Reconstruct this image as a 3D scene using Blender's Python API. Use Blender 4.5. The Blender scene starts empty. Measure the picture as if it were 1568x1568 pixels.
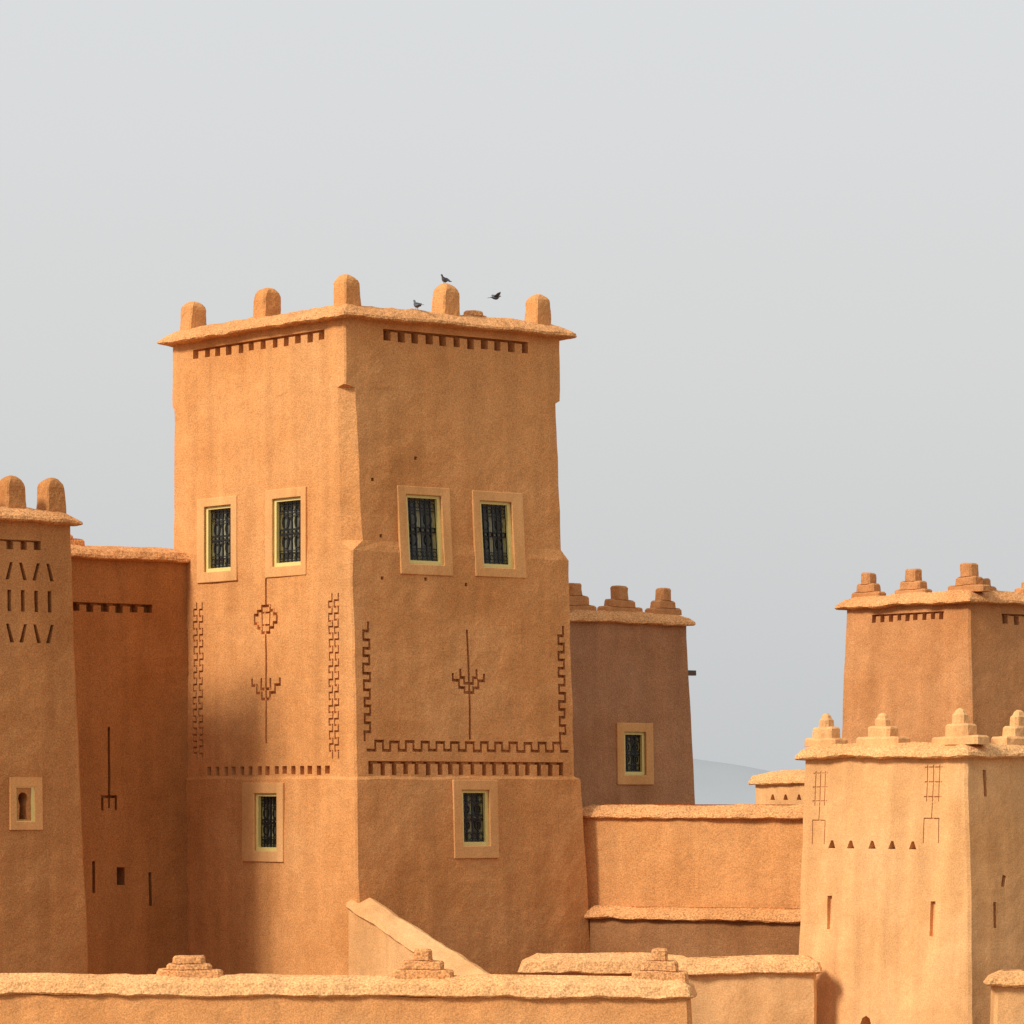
import bpy, bmesh, math, random
from mathutils import Vector, noise
random.seed(11)
scene = bpy.context.scene
COL = scene.collection

# ------------------------------------------------------------------ materials
def _n(nt, typ, **kw):
    n = nt.nodes.new(typ)
    for k, v in kw.items():
        setattr(n, k, v)
    return n

def clay(name, col, mott=0.12, speck=0.24, bump=0.6, fine=38.0, streak=0.10, rough=0.95, lump=5.0, patch=.06):
    m = bpy.data.materials.new(name); m.use_nodes = True
    nt = m.node_tree; L = nt.links
    b = nt.nodes["Principled BSDF"]
    b.inputs["Roughness"].default_value = rough
    b.inputs["Specular IOR Level"].default_value = 0.1
    tc = _n(nt, "ShaderNodeTexCoord")
    def nz(scale, detail, rgh, vec=None):
        t = _n(nt, "ShaderNodeTexNoise")
        t.inputs["Scale"].default_value = scale
        t.inputs["Detail"].default_value = detail
        t.inputs["Roughness"].default_value = rgh
        L.new(vec if vec else tc.outputs["Object"], t.inputs["Vector"])
        return t.outputs["Fac"]
    mp = _n(nt, "ShaderNodeMapping"); mp.inputs["Scale"].default_value = (2.2, 2.2, 0.2)
    L.new(tc.outputs["Object"], mp.inputs["Vector"])
    big = nz(0.45, 4, .6); med = nz(2.6, 3, .6)
    fin = nz(fine, 1, .6); st = nz(1.0, 3, .6, mp.outputs["Vector"])
    def rng(src, a, b_, lo, hi):
        r = _n(nt, "ShaderNodeMapRange")
        r.inputs["From Min"].default_value = a; r.inputs["From Max"].default_value = b_
        r.inputs["To Min"].default_value = lo; r.inputs["To Max"].default_value = hi
        L.new(src, r.inputs["Value"]); return r.outputs["Result"]
    def mul(x, y):
        q = _n(nt, "ShaderNodeMath", operation="MULTIPLY"); L.new(x, q.inputs[0]); L.new(y, q.inputs[1]); return q.outputs[0]
    f = mul(rng(big, .32, .68, 1 - mott, 1 + mott), rng(med, .3, .7, 1 - mott * .45, 1 + mott * .45))
    f = mul(f, rng(fin, .3, .7, 1 - speck, 1 + speck))
    f = mul(f, rng(st, .32, .7, 1 - streak, 1 + streak))
    f = mul(f, rng(big, .555, .585, 1, 1 - patch))      # replastered patches with a definite edge
    hue = _n(nt, "ShaderNodeMix", data_type="RGBA")
    L.new(rng(big, .3, .7, 0, 1), hue.inputs["Factor"])
    hue.inputs["A"].default_value = (col[0], col[1] * .94, col[2] * .88, 1)
    hue.inputs["B"].default_value = (col[0], col[1] * 1.06, col[2] * 1.15, 1)
    vm = _n(nt, "ShaderNodeVectorMath", operation="SCALE")
    L.new(hue.outputs["Result"], vm.inputs[0]); L.new(f, vm.inputs["Scale"])
    L.new(vm.outputs["Vector"], b.inputs["Base Color"])
    bp = _n(nt, "ShaderNodeBump"); bp.inputs["Strength"].default_value = bump; bp.inputs["Distance"].default_value = .012
    ad2 = _n(nt, "ShaderNodeMath", operation="ADD"); L.new(fin, ad2.inputs[0])
    L.new(rng(med, 0, 1, 0, lump), ad2.inputs[1])
    L.new(ad2.outputs[0], bp.inputs["Height"]); L.new(bp.outputs["Normal"], b.inputs["Normal"])
    return m

def plain(name, col, rough=.6, metal=0, var=.15, scale=20):
    m = bpy.data.materials.new(name); m.use_nodes = True
    nt = m.node_tree; b = nt.nodes["Principled BSDF"]
    b.inputs["Roughness"].default_value = rough; b.inputs["Metallic"].default_value = metal
    tc = _n(nt, "ShaderNodeTexCoord"); t = _n(nt, "ShaderNodeTexNoise"); t.inputs["Scale"].default_value = scale
    nt.links.new(tc.outputs["Object"], t.inputs["Vector"])
    mx = _n(nt, "ShaderNodeMix", data_type="RGBA")
    mx.inputs["A"].default_value = (*[c * (1 - var) for c in col], 1)
    mx.inputs["B"].default_value = (*[c * (1 + var) for c in col], 1)
    nt.links.new(t.outputs["Fac"], mx.inputs["Factor"]); nt.links.new(mx.outputs["Result"], b.inputs["Base Color"])
    return m

M_CLAY = clay("clay_plaster", (.63, .285, .098))
M_CLAY_PALE = clay("clay_plaster_pale", (.71, .38, .155), speck=.16, mott=.12, bump=.45, streak=.13)
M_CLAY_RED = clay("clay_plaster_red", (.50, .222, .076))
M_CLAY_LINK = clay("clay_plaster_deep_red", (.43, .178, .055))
M_CLAY_FAR = clay("clay_plaster_far", (.42, .20, .092))
M_CLAY_FAR2 = clay("clay_plaster_far_orange", (.52, .232, .086))
M_CLAY_SHADE = clay("clay_plaster_painted_shade", (.31, .142, .056))  # clay darkened to paint in the shade on the low terrace wall
M_CAP = clay("straw_clay_cap", (.64, .30, .112), speck=.42, bump=1.0, fine=28)
M_CAP_PALE = clay("straw_clay_cap_pale", (.70, .365, .145), speck=.36, bump=1.0, fine=28)
M_TRIM = clay("window_surround_plaster", (.69, .35, .13), speck=.14, mott=.08, bump=.25, patch=0)
M_YEL = plain("cream_yellow_paint", (.72, .58, .20), .6)
M_IRON = plain("wrought_iron", (.012, .012, .012), .5, .2)
M_GLASS = plain("window_glass", (.13, .13, .105), .35, var=.5, scale=5)
M_SASH = plain("sash_paint", (.40, .37, .20), .5)
M_WOOD = plain("old_wood", (.10, .07, .05), .8)
M_SAND = clay("desert_ground", (.27, .18, .11), fine=6)
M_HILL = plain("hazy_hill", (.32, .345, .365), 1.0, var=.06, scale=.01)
M_PIG = plain("pigeon_feathers", (.09, .095, .11), .7, var=.4, scale=30)
M_LEG = plain("pigeon_legs", (.35, .12, .1), .7)

# ------------------------------------------------------------------ plan directions
A = math.radians(38.8)
R = Vector((math.cos(A), math.sin(A)))      # along the shaded (south-east) fronts
Lv = Vector((-math.sin(A), math.cos(A)))    # along the sunlit (south-west) fronts

def interp(tab, z):
    if z <= tab[0][0]: return tab[0][1]
    for (z0, a), (z1, b) in zip(tab, tab[1:]):
        if z <= z1: return a + (b - a) * (z - z0) / max(1e-6, z1 - z0)
    return tab[-1][1]

class Face:
    def __init__(s, o, t, n, tab=None): s.o, s.t, s.n, s.tab = Vector(o), Vector(t), Vector(n), tab or [(0, 0)]
    def P(s, u, z, d=0):
        p = s.o + s.t * u + s.n * (interp(s.tab, z) + d)
        return Vector((p.x, p.y, z))

def new_obj(name, bm, mat, parent=None, smooth=False):
    bmesh.ops.recalc_face_normals(bm, faces=bm.faces[:])
    me = bpy.data.meshes.new(name); bm.to_mesh(me); bm.free()
    ob = bpy.data.objects.new(name, me); COL.objects.link(ob)
    if mat: me.materials.append(mat)
    if smooth:
        for p in me.polygons: p.use_smooth = True
    if parent:
        ob.parent = parent
        ob.matrix_parent_inverse = parent.matrix_basis.inverted()
    return ob

def empty(name, loc):
    e = bpy.data.objects.new(name, None); e.location = loc; e.empty_display_size = .5
    COL.objects.link(e); return e

def off_poly(poly, offs):
    n = len(poly)
    if not isinstance(offs, (list, tuple)): offs = [offs] * n
    ls = []
    for i in range(n):
        a, b = poly[i], poly[(i + 1) % n]; d = (b - a).normalized(); nn = Vector((d.y, -d.x))
        ls.append((a + nn * offs[i], d))
    out = []
    for i in range(n):
        p, d = ls[i - 1]; q, e = ls[i]
        cr = d.x * e.y - d.y * e.x
        w = q - p; t = (w.x * e.y - w.y * e.x) / cr
        out.append(p + d * t)
    return out

def chamf(poly, c):
    n = len(poly); out = []
    if not isinstance(c, (list, tuple)): c = [c] * n
    for i in range(n):
        p = poly[i]; a = (poly[i - 1] - p).normalized(); b = (poly[(i + 1) % n] - p).normalized()
        out += [p + a * c[i], p + b * c[i]]
    return out

def loft(bm, rings, seg=.3, amp=.015, freq=1.3, sd=0.0):
    n = len(rings[0][0])
    cnt = []
    for i in range(n):
        m = max((r[0][(i + 1) % n] - r[0][i]).length for r in rings)
        cnt.append(max(1, math.ceil(m / seg - .3)))
    full = []
    for j, (pl, z) in enumerate(rings):
        full.append(([p.copy() for p in pl], z))
        if j + 1 < len(rings):
            pl2, z2 = rings[j + 1]
            dist = max(math.hypot((pl2[i] - pl[i]).length, z2 - z) for i in range(n))
            m = max(1, math.ceil(dist / seg - .3))
            for k in range(1, m):
                t = k / m
                full.append(([pl[i].lerp(pl2[i], t) for i in range(n)], z + (z2 - z) * t))
    rows = []
    for pl, z in full:
        row = []
        for i in range(n):
            a, b = pl[i], pl[(i + 1) % n]
            for k in range(cnt[i]):
                p = a.lerp(b, k / cnt[i]); v = Vector((p.x, p.y, z))
                q = v * freq + Vector((sd, sd * .7, 0))
                v = v + noise.noise_vector(q) * amp + noise.noise_vector(q * 4.3) * amp * .5 + noise.noise_vector(q * .3) * amp * 1.2
                row.append(bm.verts.new(v))
        rows.append(row)
    N = len(rows[0])
    for a, b in zip(rows, rows[1:]):
        for i in range(N):
            j = (i + 1) % N
            bm.faces.new((a[i], a[j], b[j], b[i]))
    bm.faces.new(rows[0][::-1]); bm.faces.new(rows[-1])

def rect(o, a, la, b, lb):
    o = Vector(o); return [o, o + a * la, o + a * la + b * lb, o + b * lb]

# ---- cutters (recesses that are really cut into the walls)
def prism(bm, face, pts, d0, d1):
    j = random.uniform(-.0015, .0015)
    fr = [bm.verts.new(face.P(u, z, d1)) for u, z in pts]
    bk = [bm.verts.new(face.P(u, z, d0 + j)) for u, z in pts]
    n = len(pts)
    bm.faces.new(fr); bm.faces.new(bk[::-1])
    for i in range(n):
        k = (i + 1) % n; bm.faces.new((fr[i], bk[i], bk[k], fr[k]))

def box(bm, face, u0, u1, z0, z1, d0, d1): prism(bm, face, [(u0, z0), (u1, z0), (u1, z1), (u0, z1)], d0, d1)
def cbox(bm, face, u0, u1, z0, z1, dep): box(bm, face, u0, u1, z0, z1, -dep, .12)

def ribbon(bm, face, pts, w, dep):
    pts = [Vector(p) for p in pts]; l, r = [], []
    for i, p in enumerate(pts):
        d1 = (p - pts[i - 1]).normalized() if i else (pts[1] - p).normalized()
        d2 = (pts[i + 1] - p).normalized() if i < len(pts) - 1 else d1
        n1 = Vector((-d1.y, d1.x)); n2 = Vector((-d2.y, d2.x)); m = (n1 + n2)
        m = m / max(.3, m.dot(n1)) * 1.0
        e = Vector((0, 0))
        if i == 0: e = -d1 * w / 2
        if i == len(pts) - 1: e = d1 * w / 2
        l.append(p + m * (w / 2) + e); r.append(p - m * (w / 2) + e)
    prism(bm, face, [tuple(q) for q in l + r[::-1]], -dep, .12)

def carve(ob, bm):
    if not bm.verts: bm.free(); return
    c = new_obj("tmp_cut", bm, None)
    m = ob.modifiers.new("b", "BOOLEAN"); m.operation = "DIFFERENCE"; m.object = c; m.solver = "EXACT"; m.use_self = True
    dg = bpy.context.evaluated_depsgraph_get(); dg.update()
    me = bpy.data.meshes.new_from_object(ob.evaluated_get(dg))
    ob.modifiers.clear(); ob.data = me
    bpy.data.objects.remove(c)

def frame_ring(bm, face, o, i, d0, d1):
    def rc(q, d): u0, u1, z0, z1 = q; return [bm.verts.new(face.P(u, z, d)) for u, z in ((u0, z0), (u1, z0), (u1, z1), (u0, z1))]
    a, b, c, e = rc(o, d1), rc(i, d1), rc(o, d0), rc(i, d0)
    for k in range(4):
        m = (k + 1) % 4
        bm.faces.new((a[k], a[m], b[m], b[k])); bm.faces.new((c[k], e[k], e[m], c[m]))
        bm.faces.new((a[k], c[k], c[m], a[m])); bm.faces.new((b[k], b[m], e[m], e[k]))

def annulus(bm, face, u, z, r, w, d0, d1, n=14, sy=1.0):
    A_, B_, C_, D_ = [], [], [], []
    for k in range(n):
        t = 2 * math.pi * k / n; c, s = math.cos(t), math.sin(t) * sy
        A_.append(bm.verts.new(face.P(u + r * c, z + r * s, d1))); B_.append(bm.verts.new(face.P(u + (r - w) * c, z + (r - w) * s, d1)))
        C_.append(bm.verts.new(face.P(u + r * c, z + r * s, d0))); D_.append(bm.verts.new(face.P(u + (r - w) * c, z + (r - w) * s, d0)))
    for k in range(n):
        m = (k + 1) % n
        bm.faces.new((A_[k], A_[m], B_[m], B_[k])); bm.faces.new((C_[k], D_[k], D_[m], C_[m]))
        bm.faces.new((A_[k], C_[k], C_[m], A_[m])); bm.faces.new((B_[k], B_[m], D_[m], D_[k]))

def window(face, par, cut, o, i, trim=M_TRIM):
    cbox(cut, face, *i, .34)
    k = random.uniform
    oo = (o[0] + k(-.02, .02), o[1] + k(-.02, .02), o[2] + k(-.02, .02), o[3] + k(-.02, .02))
    bm = bmesh.new(); frame_ring(bm, face, oo, i, -.03, .035)
    s = new_obj("window_surround", bm, trim, par)
    bv = s.modifiers.new("bv", "BEVEL"); bv.width = .014; bv.segments = 2
    u0, u1, z0, z1 = i
    bm = bmesh.new()
    frame_ring(bm, face, (u0 - .005, u1 + .005, z0 - .005, z1 + .005), (u0 + .075, u1 - .075, z0 + .08, z1 - .06), -.24, -.03)
    new_obj("window_casing", bm, M_YEL, par)
    bm = bmesh.new(); box(bm, face, u0 + .05, u1 - .05, z0 + .05, z1 - .04, -.30, -.22)
    new_obj("window_pane", bm, M_GLASS, par)
    # wrought iron grille: two bays with scroll rings, sashes behind
    bm = bmesh.new()
    a0, a1, b0, b1 = u0 + .07, u1 - .07, z0 + .075, z1 - .055
    w, h = a1 - a0, b1 - b0; th = .02
    d0, d1 = -.13, -.105
    nb = 6 if w > .6 else 4
    for q in range(nb + 1):
        x = a0 + w * q / nb
        box(bm, face, x - th / 2, x + th / 2, b0, b1, d0, d1)
    for zf in (.03, .2, .47, .53, .8, .97):
        box(bm, face, a0, a1, b0 + h * zf - th / 2, b0 + h * zf + th / 2, d0 + .004, d1 + .004)
    r = w / nb * .48
    for q in range(nb):
        x = a0 + w * (q + .5) / nb
        for zf in (.115, .5, .885): annulus(bm, face, x, b0 + h * zf, r, .014, d0, d1)
    for q in (.25, .75):
        for zf in (.34, .66): annulus(bm, face, a0 + w * q, b0 + h * zf, w * .14, .022, d0 - .003, d1 + .003, 16, 1.25)
    new_obj("window_grille", bm, M_IRON, par)
    bm = bmesh.new(); xm = (a0 + a1) / 2
    for x0, x1 in ((a0, xm - .004), (xm + .004, a1)):
        frame_ring(bm, face, (x0, x1, b0, b1), (x0 + .045, x1 - .045, b0 + .05, b1 - .05), -.215, -.19)
        box(bm, face, x0 + .045, x1 - .045, b0 + h * .485, b0 + h * .515, -.214, -.195)
    new_obj("window_sash", bm, M_SASH, par)

def body(name, poly, levels, mat, par, ch=.05, seg=.3, amp=.018, cut=None):
    bm = bmesh.new()
    rings = [(chamf(off_poly(poly, l[1]), l[2] if len(l) > 2 else ch), l[0]) for l in levels]
    loft(bm, rings, seg, amp)
    ob = new_obj(name, bm, mat, par)
    if cut is not None: carve(ob, cut)
    return ob

def cap(name, poly, z, mat, par, over=.26, rise=.3, lip=.07, inn=.12, width=.5, hollow=True, seg=.12, amp=.03, drop=.25):
    bm = bmesh.new(); c = .05
    prof = [(-.04, z - .03), (over - .03, z - .01), (over, z + .015), (over - .015, z + lip), (over * .35, z + rise * .62), (-inn, z + rise)]
    if hollow: prof += [(-width * .75, z + rise - .03), (-width, z + rise - drop), (-width - .02, z + .004)]
    else: prof += [(-inn * 1.6, z + rise + .01)]
    rings = [(chamf(off_poly(poly, o), c), zz) for o, zz in prof]
    loft(bm, rings, seg, amp, 2.8)
    return new_obj(name, bm, mat, par)

def merlon(name, c, ax, steps, z, mat, par, th=.34, tip=False):
    """stepped merlon; steps = [(width, height), ...]"""
    c = Vector(c); bx = Vector((-ax.y, ax.x)); bm = bmesh.new(); rings = []; zz = z
    def rr(w, t): return chamf([c - ax * w / 2 - bx * t / 2, c + ax * w / 2 - bx * t / 2, c + ax * w / 2 + bx * t / 2, c - ax * w / 2 + bx * t / 2], min(.05, w * .2))
    for k, (w, h) in enumerate(steps):
        w *= random.uniform(.95, 1.05); h *= random.uniform(.95, 1.05)
        t = th - .012 * k if not tip else th * (1 - .22 * k)
        rings += [(rr(w, t), zz), (rr(w - .015, t - .01), zz + h - .035), (rr(w - .07, t - .06), zz + h)]
        zz += h + .006
    if tip:
        w, _ = steps[-1]; rings += [(rr(w * .6, t * .6), zz + .05), (rr(w * .2, t * .25), zz + .09)]
    loft(bm, rings, .1, .02, 3.0, random.uniform(0, 50))
    return new_obj(name, bm, mat, par)

def post(name, c, side, h, z, mat, par):
    c = Vector(c); bm = bmesh.new(); hs = side / 2; rings = []
    def rr(s, cc): return chamf([c - R * s - Lv * s, c + R * s - Lv * s, c + R * s + Lv * s, c - R * s + Lv * s], cc)
    rings.append((rr(hs * 1.1, .03), z - .15)); rings.append((rr(hs * 1.03, .03), z + h * .3)); rings.append((rr(hs, .035), z + h - hs * .95))
    for ph in (20, 38, 54, 68, 80):
        p = math.radians(ph); s = hs * math.cos(p)
        rings.append((rr(s, s * min(.5, .12 + ph / 170)), z + h - hs * .95 + hs * .95 * math.sin(p)))
    loft(bm, rings, .09, .02, 3.0, random.uniform(0, 50))
    return new_obj(name, bm, mat, par)

def teeth(cut, face, u0, u1, n, z0, z1, frac=.45, dep=.36, line=.045, ext=0):
    sp = (u1 - u0) / n
    for k in range(n):
        a = u0 + sp * k + random.uniform(-.015, .015)
        cbox(cut, face, a, a + sp * frac * random.uniform(.9, 1.1), z0 + random.uniform(-.018, .018), z1, dep)
    if line: cbox(cut, face, u0 - ext, u1 - sp * (1 - frac) + ext, z1 - line + .004, z1 + .012, dep * .45)

def meander_v(u, amp, z0, z1, n):
    pts = []; h = (z1 - z0) / n; J = lambda: random.uniform(-.012, .012)
    zs = [z0 + h * k + (J() if 0 < k < n else 0) for k in range(n + 1)]
    for k in range(n):
        s = (amp if k % 2 else 0) + J()
        pts += [(u + s, zs[k]), (u + s, zs[k + 1])]
    return pts
def meander_h(z, amp, u0, u1, n):
    return [(b, a) for a, b in meander_v(z, amp, u0, u1, n)]

# ================================================================== MAIN TOWER
C = Vector((-3.427, 80.0)); SR, TL = 5.72, 6.29
par = empty("kasbah_tower", (C.x, C.y, 0))
poly = rect(C, R, SR, Lv, TL)
lv = [(0, [.75, .6, .3, .05]), (4.4, [.56, .42, .2, .03]), (8.36, [.43, .25, .1, .03]), (8.42, [.40, .10, 0, 0]),
      (13.02, [.24, .05, 0, 0]), (13.24, [.18, -.11, -.06, 0], [.31, .05, .05, .05]),
      (16.36, [.045, -.107, -.06, 0], [.26, .05, .05, .05]), (16.42, [.045, 0, 0, 0]), (17.8, [0, 0, 0, 0])]
FR = Face(C, R, -Lv, [(l[0], l[1][0]) for l in lv])
FL = Face(C, Lv, -R, [(l[0], l[1][3]) for l in lv])
cut = bmesh.new()
window(FL, par, cut, (3.80, 5.28, 12.58, 14.38), (4.02, 5.02, 12.80, 14.20))
window(FL, par, cut, (1.30, 2.77, 12.60, 14.43), (1.48, 2.50, 12.80, 14.22))
window(FL, par, cut, (2.09, 3.55, 6.64, 8.28), (2.30, 3.12, 6.86, 8.07))
window(FR, par, cut, (1.26, 2.62, 12.60, 14.43), (1.46, 2.38, 12.80, 14.24))
window(FR, par, cut, (3.21, 4.55, 12.60, 14.42), (3.40, 4.25, 12.80, 14.20))
window(FR, par, cut, (2.48, 3.66, 6.70, 8.34), (2.69, 3.42, 6.98, 8.14))
teeth(cut, FL, .70, 5.69, 12, 17.40, 17.60, .45)
teeth(cut, FR, 1.0, 5.0, 11, 17.38, 17.62, .48)
teeth(cut, FL, .50, 5.1, 15, 8.46, 8.64, .5, .14, 0)
teeth(cut, FR, .32, 5.65, 18, 8.45, 8.72, .42, .22, .05)
GW, GD = .06, .13
ribbon(cut, FR, meander_h(8.96, .17, .32, 5.62, 27), GW, GD)
ribbon(cut, FR, meander_v(.26, .15, 9.16, 11.55, 14), GW, GD)
ribbon(cut, FR, meander_v(5.42, .15, 9.16, 11.60, 14), GW, GD)
for u in (.20, .40): ribbon(cut, FL, meander_v(u, .12, 8.80, 12.15, 25), .04, .06)
for u in (5.12, 5.34): ribbon(cut, FL, meander_v(u, .12, 8.80, 12.15, 25), .04, .06)
# fork on the shaded front
u = 2.98
ribbon(cut, FR, [(u, 9.22), (u + .01, 10.3), (u - .01, 11.45)], .06, GD)
for s in (-1, 1):
    ribbon(cut, FR, [(u, 10.17), (u + s * .12, 10.17), (u + s * .12, 10.27), (u + s * .26, 10.27), (u + s * .26, 10.42), (u + s * .42, 10.42), (u + s * .42, 10.54)], GW, GD)
    ribbon(cut, FR, [(u, 10.36), (u + s * .12, 10.36), (u + s * .12, 10.48), (u + s * .22, 10.48), (u + s * .22, 10.63)], GW, GD)
# rod with cross and fork on the sunlit front
u = 2.76
ribbon(cut, FL, [(u, 9.15), (u - .01, 10.4), (u, 11.44)], .06, .10)
ribbon(cut, FL, [(u, 12.00), (u, 12.55)], .06, .10)
for s in (-1, 1):
    ribbon(cut, FL, [(u, 10.05), (u + s * .14, 10.05), (u + s * .14, 10.18), (u + s * .32, 10.18), (u + s * .32, 10.34), (u + s * .5, 10.34), (u + s * .5, 10.46)], GW, .09)
    ribbon(cut, FL, [(u, 10.26), (u + s * .16, 10.26), (u + s * .16, 10.46)], GW, .09)
    ribbon(cut, FL, [(u, 12.0), (u + s * .15, 12.0), (u + s * .15, 11.90), (u + s * .30, 11.90), (u + s * .30, 11.82), (u + s * .42, 11.82), (u + s * .42, 11.64),
                     (u + s * .30, 11.64), (u + s * .30, 11.54), (u + s * .15, 11.54), (u + s * .15, 11.44), (u, 11.44)], GW, .09)
    ribbon(cut, FL, [(u, 11.86), (u + s * .15, 11.86), (u + s * .15, 11.60), (u, 11.60)], .04, .07)
for (a, b) in ((.62, 14.5), (.80, 13.35), (.78, 12.48), (2.96, 12.42), (1.9, 12.5), (1.75, 15.0)):
    cbox(cut, FR, a - .035, a + .035, b - .035, b + .035, .2)
body("walls", poly, lv, M_CLAY, par, .04, .3, .024, cut)
cap("cornice", poly, 17.8, M_CAP, par, .27, .30)
for k, (a, b) in enumerate(((.30, .30), (.3, 3.15), (.3, 5.90), (2.86, .3), (5.34, .3))):
    post("pinnacle_%d" % (k + 1), C + R * a + Lv * b, .42, .66, 18.07, M_CLAY, par)
merlon("clay_mound", C + R * 3.6 + Lv * .3, R, [(.6, .1), (.35, .1)], 18.02, M_CAP, par)

# sloping buttress wall that runs down from the near corner
bw = empty("buttress_wall", (C.x, C.y - 1, 0))
bm = bmesh.new(); n = 34; rows = []
O = C - Lv * .3
for k in range(n + 1):
    d = k / n * 5.2; zt = 6.0 - 1.47 * d / 4.0
    sec = [(-.10, 0), (.42, 0), (.44, zt - .12), (.40, zt - .02), (.26, zt + .02), (.05, zt - .06), (-.15, zt - .16), (-.18, zt - .24), (-.11, zt - .30)]
    row = []
    for s, z in sec:
        p = O + R * s - Lv * d; v = Vector((p.x, p.y, z)); v += noise.noise_vector(v * 2.4) * .03 + noise.noise_vector(v * 8) * .012
        row.append(bm.verts.new(v))
    rows.append(row)
ns_ = len(sec)
for a, b in zip(rows, rows[1:]):
    for i in range(ns_):
        j = (i + 1) % ns_; bm.faces.new((a[i], a[j], b[j], b[i]))
bm.faces.new(rows[0]); bm.faces.new(rows[-1][::-1])
new_obj("sloped_wall", bm, M_CLAY_PALE, bw)

# ================================================================== LEFT TOWER
N = C + Lv * 2.7 - R * 9.5
par = empty("kasbah_tower", (N.x, N.y, 0))
poly = rect(N, R, 4.64, Lv, 6.0)
lv = [(0, [.28, .45, .3, .3]), (4.4, [.2, .33, .2, .2]), (13.5, [0, 0, 0, 0])]
F = Face(N, R, -Lv, [(l[0], l[1][0]) for l in lv]); U = lambda q: 9.5 - q
cut = bmesh.new()
teeth(cut, F, U(7.9), U(5.42), 8, 12.95, 13.12, .5, .2, .03)
for q in range(9):
    u = U(5.37 + .315 * q); d = .05 if q % 2 else -.05
    prism(cut, F, [(u - .04 - d, 12.33), (u + .05 - d, 12.33), (u + .04 + d, 12.68), (u - .03 + d, 12.68)], -.3, .12)
    cbox(cut, F, u - .045, u + .045, 11.70, 12.13, .3)
    prism(cut, F, [(u - .05 + d, 11.08), (u + .05 + d, 11.08), (u + .035 - d, 11.45), (u - .035 - d, 11.45)], -.3, .12)
uc = U(6.06)
arch = [(uc - .09, 7.55), (uc + .09, 7.55), (uc + .07, 7.82)] + [(uc + .11 * math.cos(t), 7.97 + .12 * math.sin(t)) for t in [math.radians(-30 + 24 * i) for i in range(11)]] + [(uc - .07, 7.82)]
prism(cut, F, arch, -.8, .12)
bm = bmesh.new(); frame_ring(bm, F, (U(6.37), U(5.62), 7.34, 8.39), (U(6.24), U(5.80), 7.50, 8.20), -.03, .035)
new_obj("window_surround", bm, M_TRIM, par)
bm = bmesh.new(); frame_ring(bm, F, (U(6.24), U(5.80), 7.50, 8.20), (U(6.22), U(5.87), 7.52, 8.18), -.03, .02)
new_obj("window_casing", bm, M_YEL, par)
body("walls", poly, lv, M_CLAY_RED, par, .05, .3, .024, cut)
cap("cornice", poly, 13.5, M_CAP, par, .2, .27)
for k, a in enumerate((5.14, 6.07, 7.2)):
    post("pinnacle_%d" % (k + 1), N + R * U(a) + Lv * .3, .44, .72, 13.72, M_CLAY_RED, par)

# ================================================================== RECESSED LINK WALL
N = C + Lv * 5.69 - R * 8
par = empty("kasbah_link_wall", (N.x, N.y, 0))
poly = rect(N, R, 8.4, Lv, 3.0)
F = Face(N, R, -Lv); U = lambda q: 8 - q
cut = bmesh.new()
teeth(cut, F, U(3.3), U(.75), 7, 11.92, 12.10, .55, .22, .05)
ribbon(cut, F, [(U(2.03), 8.0), (U(2.03), 9.45)], .06, .14)
ribbon(cut, F, [(U(2.2), 7.74), (U(2.2), 8.0), (U(1.86), 8.0), (U(1.86), 7.74)], .06, .14)
ribbon(cut, F, [(U(2.03), 7.78), (U(2.03), 7.95)], .05, .14)
cbox(cut, F, U(1.84), U(1.64), 6.12, 6.5, .5)
ribbon(cut, F, [(U(1.0), 5.7), (U(1.0), 6.35)], .07, .2)
ribbon(cut, F, [(U(2.42), 6.0), (U(2.42), 6.6)], .07, .2)
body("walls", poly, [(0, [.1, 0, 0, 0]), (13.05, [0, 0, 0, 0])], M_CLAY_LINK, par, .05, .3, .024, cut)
cap("cornice", poly, 13.05, M_CAP, par, .16, .30, hollow=False, inn=.35)
merlon("clay_mound", N + R * U(2.9) + Lv * .9, R, [(1.3, .18), (.7, .1)], 13.3, M_CAP, par, .8)

# ================================================================== REAR TOWER
N = Vector((4.11, 92)) - R * 6
par = empty("kasbah_tower", (N.x, N.y, 0)); poly = rect(N, R, 6, Lv, 5)
lv = [(0, [.3, .55, 0, 0]), (7.8, [.08, .22, 0, 0]), (12.03, [0, 0, 0, 0])]
F = Face(N, R, -Lv, [(l[0], l[1][0]) for l in lv]); U = lambda q: 6 - q
cut = bmesh.new()
window(F, par, cut, (U(2.21), U(1.09), 8.28, 9.72), (U(2.0), U(1.34), 8.5, 9.5))
body("walls", poly, lv, M_CLAY_FAR, par, .05, .3, .02, cut)
cap("cornice", poly, 12.03, M_CAP, par, .16, .27)
merlon("merlon_1", N + R * U(3.25) + Lv * .28, R, [(1.2, .14), (.75, .2), (.36, .3)], 12.27, M_CLAY_FAR2, par)
merlon("merlon_2", N + R * U(1.85) + Lv * .28, R, [(1.15, .14), (.75, .16), (.34, .3)], 12.27, M_CLAY_FAR2, par)
merlon("merlon_3", N + R * U(.5) + Lv * .28, R, [(.95, .14), (.6, .16), (.34, .28)], 12.27, M_CLAY_FAR2, par)
bm = bmesh.new(); Fe = Face(N + R * 6 + Lv * .3, Lv, R)
box(bm, Fe, -.06, .06, 10.86, 10.92, -.1, .50); box(bm, Fe, -.08, -.06, 10.86, 10.98, -.1, .48); box(bm, Fe, .06, .08, 10.86, 10.98, -.1, .48)
new_obj("rain_spout", bm, M_WOOD, par)

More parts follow.
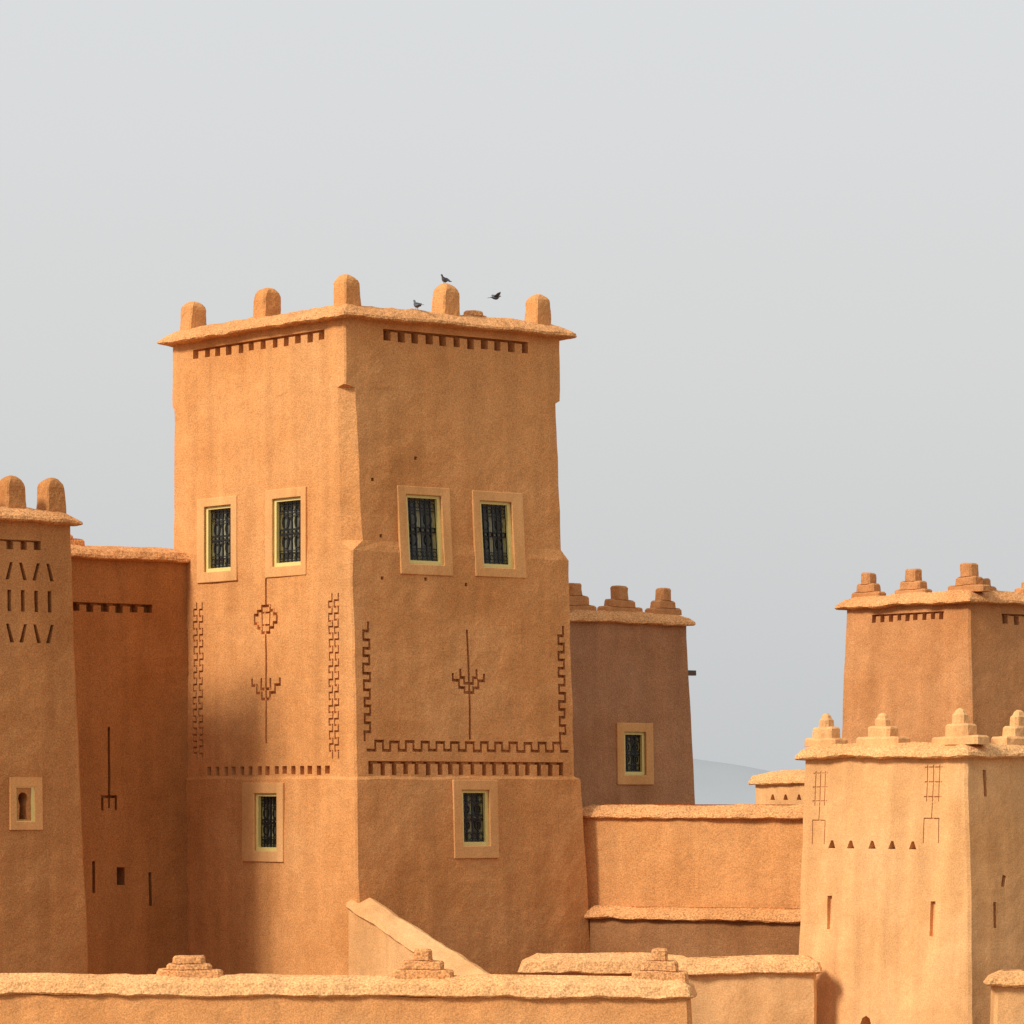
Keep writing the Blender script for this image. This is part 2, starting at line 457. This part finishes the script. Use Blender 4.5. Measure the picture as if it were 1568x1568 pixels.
# ================================================================== FAR RIGHT TOWER
N = Vector((11.08, 95.0)); par = empty("kasbah_tower", (N.x, N.y, 0)); poly = rect(N, R, 6, Lv, 4.31)
lv = [(0, [.9, .3, .1, .6]), (9.3, [.28, .1, 0, .19]), (12.72, [0, 0, 0, 0])]
FRh = Face(N, R, -Lv, [(l[0], l[1][0]) for l in lv]); FLh = Face(N, Lv, -R, [(l[0], l[1][3]) for l in lv])
cut = bmesh.new()
teeth(cut, FLh, .85, 3.5, 9, 12.34, 12.52, .5, .2, .04)
teeth(cut, FRh, 1.1, 4.4, 8, 12.22, 12.46, .45, .25, .04)
body("walls", poly, lv, M_CLAY_FAR2, par, .05, .3, .02, cut)
cap("cornice", poly, 12.72, M_CAP, par, .24, .3)
for k, (p, ax, st) in enumerate(((N + R * .3 + Lv * 3.8, Lv, [(.95, .14), (.6, .2), (.32, .28)]), (N + R * .3 + Lv * 2.2, Lv, [(1.1, .14), (.7, .2), (.36, .3)]),
        (N + R * .3 + Lv * .3, Lv, [(1.2, .16), (.7, .2), (.4, .34)]), (N + R * .75 + Lv * .28, R, [(.75, .15), (.35, .18)]), (N + R * 2.6 + Lv * .3, R, [(1.1, .14), (.7, .18), (.36, .3)]))):
    merlon("merlon_%d" % (k + 1), p, ax, st, 12.98, M_CLAY_FAR2, par)

# ================================================================== NEAR RIGHT TOWER
N = Vector((8.35, 72.0)); par = empty("kasbah_tower", (N.x, N.y, 0)); poly = rect(N, R, 6, Lv, 4.38)
lv = [(0, [.55, .3, .1, .38]), (4.6, [.28, .1, 0, .19]), (8.74, [0, 0, 0, 0])]
FRi = Face(N, R, -Lv, [(l[0], l[1][0]) for l in lv]); FLi = Face(N, Lv, -R, [(l[0], l[1][3]) for l in lv])
cut = bmesh.new()
for t in (3.50, 2.985, 2.40, 1.875, 1.32):
    prism(cut, FLi, [(t - .10, 7.02), (t + .10, 7.02), (t + .03, 7.17), (t - .03, 7.17)], -.26, .12)
for t, z0, z1 in ((3.5, 5.54, 6.05), (.74, 5.48, 6.0)):
    ribbon(cut, FLi, [(t, z0), (t, z1)], .13, .08)
for t0, t1, z0, z1, z2, z3 in ((3.70, 4.08, 7.92, 8.45, 7.10, 7.55), (.62, 1.06, 8.0, 8.55, 7.15, 7.6)):
    w, d = .022, .034; tm = (t0 + t1) / 2
    for zz in (z0, (z0 + z1) / 2, z1): ribbon(cut, FLi, [(t0, zz), (t1, zz)], w, d)
    for tt in (t0 + .06, tm, t1 - .06): ribbon(cut, FLi, [(tt, z0 - .08), (tt, z1 + .03)], w, d)
    ribbon(cut, FLi, [(tm, z3), (tm, z0 - .12)], w, d)
    ribbon(cut, FLi, [(t0 + .02, z2), (t0 + .02, z3), (t1 - .02, z3), (t1 - .02, z2)], w, d)
prism(cut, FLi, [(2.28, 3.3), (2.58, 3.3), (2.58, 3.72), (2.53, 3.83), (2.43, 3.88), (2.33, 3.83), (2.28, 3.72)], -.4, .12)
ribbon(cut, FRi, [(.46, 8.05), (.46, 8.45)], .09, .2)
ribbon(cut, FRi, [(.80, 6.38), (.84, 6.50)], .10, .2)
ribbon(cut, FRi, [(.54, 5.62), (.54, 6.02)], .08, .2)
body("walls", poly, lv, M_CLAY_PALE, par, .05, .25, .020, cut)
cap("cornice", poly, 8.74, M_CAP_PALE, par, .17, .26)
for k, (p, ax, st) in enumerate(((N + R * .27 + Lv * 4.02, Lv, [(.9, .16), (.52, .2), (.28, .16)]), (N + R * .27 + Lv * 2.45, Lv, [(1.15, .16), (.58, .2), (.28, .16)]),
        (N + R * .27 + Lv * .42, Lv, [(1.2, .16), (.62, .22), (.32, .2)]), (N + R * 1.65 + Lv * .27, R, [(1.1, .16), (.6, .2), (.3, .2)]), (N + R * 3.6 + Lv * .27, R, [(1.1, .15), (.62, .18), (.32, .18)]))):
    merlon("merlon_%d" % (k + 1), p, ax, st, 8.96, M_CLAY_PALE, par, .42, True)

# ================================================================== WALLS
def wall(name, p0, p1, th, zt, mat, capm, over=.14, rise=.26, inn=.16, seg=.25):
    p0, p1 = Vector(p0), Vector(p1); d = (p1 - p0); l = d.length; d.normalize(); nb = Vector((-d.y, d.x))
    e = empty(name, (p0.x, p0.y, 0)); pl = rect(p0, d, l, nb, th)
    body("wall_face", pl, [(0, [.08] * 4), (zt, [0] * 4)], mat, e, .05, seg, .024)
    cap("coping", pl, zt, capm, e, over, rise, .06, min(inn, th * .28), hollow=False, amp=.032, seg=.12)
    return e, d, nb
# foreground parapet
e, d, nb = wall("clay_parapet_wall", (-11.5, 71.3), (3.15, 69.75), .6, 4.42, M_CLAY, M_CAP_PALE, .1, .34, .16)
def onw(px, off): return Vector((px, 71.3 - (px + 11.5) * 1.55 / 14.65)) + Vector((0, off))
merlon("merlon_1", onw(-5.85, .28), d, [(1.16, .17), (.84, .10), (.58, .13)], 4.70, M_CAP, e, .3)
merlon("merlon_2", onw(-1.6, .28), d, [(1.12, .19), (.72, .16), (.34, .2)], 4.70, M_CAP, e, .3)
merlon("merlon_3", onw(2.64, .28), d, [(.98, .19), (.66, .18), (.30, .22)], 4.70, M_CAP, e, .3)
# court and terrace walls
wall("clay_court_wall", (3.15, 74.0), (5.75, 74.0), .5, 4.66, M_CLAY_PALE, M_CAP_PALE, .12, .30)
wall("clay_court_wall", (.25, 77.6), (3.6, 77.6), .9, 4.50, M_CLAY, M_CAP_PALE, .12, .36, .4)
wall("clay_terrace_wall", (1.62, 83.42), (6.3, 80.9), .3, 5.42, M_CLAY_SHADE, M_CAP, .14, .24)
wall("clay_terrace_wall", (1.50, 83.80), (6.6, 81.5), .5, 7.56, M_CLAY, M_CAP, .14, .26)
wall("clay_court_wall", (8.45, 68.6), (13.5, 68.6), .5, 4.70, M_CLAY_PALE, M_CAP_PALE, .12, .24)

# small house in the distance
N = Vector((7.6, 99)); par = empty("clay_house", (N.x, N.y, 0)); poly = rect(N, R, 3.5, Lv, 2.19)
F = Face(N, Lv, -R); cut = bmesh.new()
for t in (.5, 1.0, 1.5): prism(cut, F, [(t - .09, 7.92), (t + .09, 7.92), (t + .03, 8.06), (t - .03, 8.06)], -.15, .12)
body("walls", poly, [(0, [0] * 4), (8.33, [0] * 4)], M_CLAY_PALE, par, .05, .3, .015, cut)
cap("cornice", poly, 8.33, M_CAP_PALE, par, .14, .36, hollow=False, inn=.5)

# ================================================================== GROUND AND HILLS
bm = bmesh.new()
rr_ = [0, 60, 150, 400, 1000, 2500, 6000, 14000]; prev = None; ns = 48
c0 = bm.verts.new((0, 60, 0))
for r in rr_[1:]:
    ring = [bm.verts.new((r * math.cos(2 * math.pi * k / ns), 60 + r * math.sin(2 * math.pi * k / ns), 0)) for k in range(ns)]
    for k in range(ns):
        m = (k + 1) % ns
        if prev is None: bm.faces.new((c0, ring[k], ring[m]))
        else: bm.faces.new((prev[k], ring[k], ring[m], prev[m]))
    prev = ring
new_obj("ground", bm, M_SAND)
bm = bmesh.new(); rows = []
for j in range(13):
    row = []
    for i in range(401):
        x = -2000 + i * 10; f = j / 12
        hgt = 14 + 5 * noise.noise(Vector((x * .002, 3.1, 0))) + 1.6 * noise.noise(Vector((x * .02, 1, 0)))
        for cx, hh, ww in ((95, 31, 150), (-420, 20, 260), (-1200, 26, 380), (760, 24, 240), (1500, 28, 300)):
            hgt += hh * math.exp(-((x - cx) / ww) ** 2)
        z = hgt * math.sin(f * math.pi / 2) ** .8 * (1 + .1 * noise.noise(Vector((x * .01, f * 4, 2))) * (1 - f))
        row.append(bm.verts.new((x, 3000 + f * 300 + 60 * noise.noise(Vector((x * .003, f, 5))), z - 1)))
    rows.append(row)
for a, b in zip(rows, rows[1:]):
    for i in range(400): bm.faces.new((a[i], a[i + 1], b[i + 1], b[i]))
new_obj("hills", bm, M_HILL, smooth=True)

# ================================================================== PIGEONS
def pigeon(name, pos, yaw, flying=False, sc=1.0):
    e = empty(name, pos); e.rotation_euler = (0, 0, yaw)
    prof = [(-.15, .005, .03, .010), (-.11, .01, .035, .02), (-.06, .0, .048, .045), (0, .0, .056, .058), (.05, .012, .05, .055), (.085, .04, .032, .038), (.10, .07, .024, .026),
            (.112, .095, .024, .025), (.13, .105, .020, .02), (.148, .102, .007, .007), (.168, .096, .002, .002)]
    if flying: prof = [(x, z * .45, w, h) for x, z, w, h in prof]
    def mk(nm, bm, mat):
        bmesh.ops.recalc_face_normals(bm, faces=bm.faces[:])
        me = bpy.data.meshes.new(nm); bm.to_mesh(me); bm.free(); me.materials.append(mat)
        for p in me.polygons: p.use_smooth = True
        o = bpy.data.objects.new(nm, me); COL.objects.link(o); o.parent = e; return o
    bm = bmesh.new(); rows = []; n = 12; zb = 0 if flying else .12
    for x, z, w, h in prof:
        rows.append([bm.verts.new((x * sc, w * sc * math.cos(2 * math.pi * k / n), (zb + z + h * math.sin(2 * math.pi * k / n)) * sc)) for k in range(n)])
    for a, b in zip(rows, rows[1:]):
        for k in range(n): bm.faces.new((a[k], a[(k + 1) % n], b[(k + 1) % n], b[k]))
    bm.faces.new(rows[0]); bm.faces.new(rows[-1][::-1]); mk("body", bm, M_PIG)
    def slab(nm, pts, t=.008):
        bm = bmesh.new(); a = [bm.verts.new(Vector(p) * sc) for p in pts]; b = [bm.verts.new((Vector(p) + Vector((0, 0, t))) * sc) for p in pts]
        bm.faces.new(a); bm.faces.new(b[::-1])
        for k in range(len(a)): m = (k + 1) % len(a); bm.faces.new((a[k], b[k], b[m], a[m]))
        mk(nm, bm, M_PIG)
    slab("tail", [(-.12, -.025, zb + .0), (-.12, .025, zb + .0), (-.23, .04, zb - .02), (-.235, 0, zb - .02), (-.23, -.04, zb - .02)])
    for s in (-1, 1):
        if flying: slab("wing_%s" % ("l" if s > 0 else "r"), [(.06, s * .04, .02), (.085, s * .16, .085), (.03, s * .33, .12), (-.04, s * .25, .09), (-.06, s * .13, .05), (-.07, s * .04, .02)])
        else:
            slab("wing_%s" % ("l" if s > 0 else "r"), [(.06, s * .05, zb + .02), (.0, s * .06, zb + .035), (-.17, s * .02, zb + .005), (-.08, s * .05, zb - .03), (.02, s * .058, zb - .03)], .012)
            bm = bmesh.new()
            bmesh.ops.create_cone(bm, cap_ends=True, segments=6, radius1=.006 * sc, radius2=.008 * sc, depth=.09 * sc)
            for v in bm.verts: v.co += Vector((.01 * sc, s * .022 * sc, .045 * sc))
            for t in (-.5, 0, .5):
                a = Vector((.01, s * .022, .002)) * sc; b = a + Vector((math.cos(t), math.sin(t), 0)) * .035 * sc
                w = Vector((-math.sin(t), math.cos(t), 0)) * .004 * sc
                bm.faces.new([bm.verts.new(q) for q in (a - w, b - w, b + w, a + w)])
            mk("leg_%s" % ("l" if s > 0 else "r"), bm, M_LEG)
p = C + R * 2.86 + Lv * .3; pigeon("pigeon", (p.x - .02, p.y, 18.71), math.radians(235), sc=.9)
p = C + R * 1.95 + Lv * .1; pigeon("pigeon", (p.x, p.y, 18.08), math.radians(120), sc=1.0)
pigeon("pigeon", (-.34, 81.5, 18.38), math.radians(20), True, .75)

# ================================================================== LIGHT, SKY
sh = (-Vector(R)).normalized(); EL = math.radians(36)
sd = Vector((sh.x * math.cos(EL), sh.y * math.cos(EL), math.sin(EL)))
sun = bpy.data.lights.new("sun", "SUN"); sun.energy = 3.7; sun.angle = math.radians(13.0); sun.color = (1, .92, .82)
so = bpy.data.objects.new("sun", sun); COL.objects.link(so); so.rotation_euler = (-sd).to_track_quat("-Z", "Y").to_euler(); so.location = (-30, 30, 60)
w = bpy.data.worlds.new("World"); scene.world = w; w.use_nodes = True; nt = w.node_tree
bg = nt.nodes["Background"]; bg.inputs["Strength"].default_value = .1
sky = _n(nt, "ShaderNodeTexSky", sky_type="NISHITA"); sky.sun_disc = False; sky.sun_elevation = EL
sky.sun_rotation = math.atan2(sh.x, sh.y) % (2 * math.pi); sky.dust_density = 4; sky.air_density = 1.0
hs = _n(nt, "ShaderNodeHueSaturation"); hs.inputs["Saturation"].default_value = .15
mx = _n(nt, "ShaderNodeMix", data_type="RGBA"); mx.inputs["Factor"].default_value = .88
tc = _n(nt, "ShaderNodeTexCoord"); sp = _n(nt, "ShaderNodeSeparateXYZ"); cr = _n(nt, "ShaderNodeValToRGB")
nt.links.new(tc.outputs["Generated"], sp.inputs[0]); nt.links.new(sp.outputs["Z"], cr.inputs["Fac"])
cr.color_ramp.elements[0].position = 0; cr.color_ramp.elements[0].color = (.63, .65, .665, 1)
cr.color_ramp.elements[1].position = .22; cr.color_ramp.elements[1].color = (.76, .782, .80, 1)
q = cr.color_ramp.elements.new(.11); q.color = (.717, .722, .72, 1)
vs = _n(nt, "ShaderNodeVectorMath", operation="SCALE"); vs.inputs["Scale"].default_value = 10
nt.links.new(cr.outputs["Color"], vs.inputs[0])
nt.links.new(sky.outputs["Color"], hs.inputs["Color"]); nt.links.new(hs.outputs["Color"], mx.inputs["A"]); nt.links.new(vs.outputs["Vector"], mx.inputs["B"])
nt.links.new(mx.outputs["Result"], bg.inputs["Color"])

cam = bpy.data.cameras.new("camera"); co = bpy.data.objects.new("camera", cam); COL.objects.link(co)
co.location = (0, 0, 8); co.rotation_euler = (math.radians(90), 0, 0); cam.sensor_width = 36; cam.lens = 36 * 6000 / 1568
cam.shift_y = 436 / 1568; cam.clip_start = .5; cam.clip_end = 30000
scene.camera = co
scene.view_settings.view_transform = "Standard"; scene.view_settings.look = "None"; scene.view_settings.exposure = 0
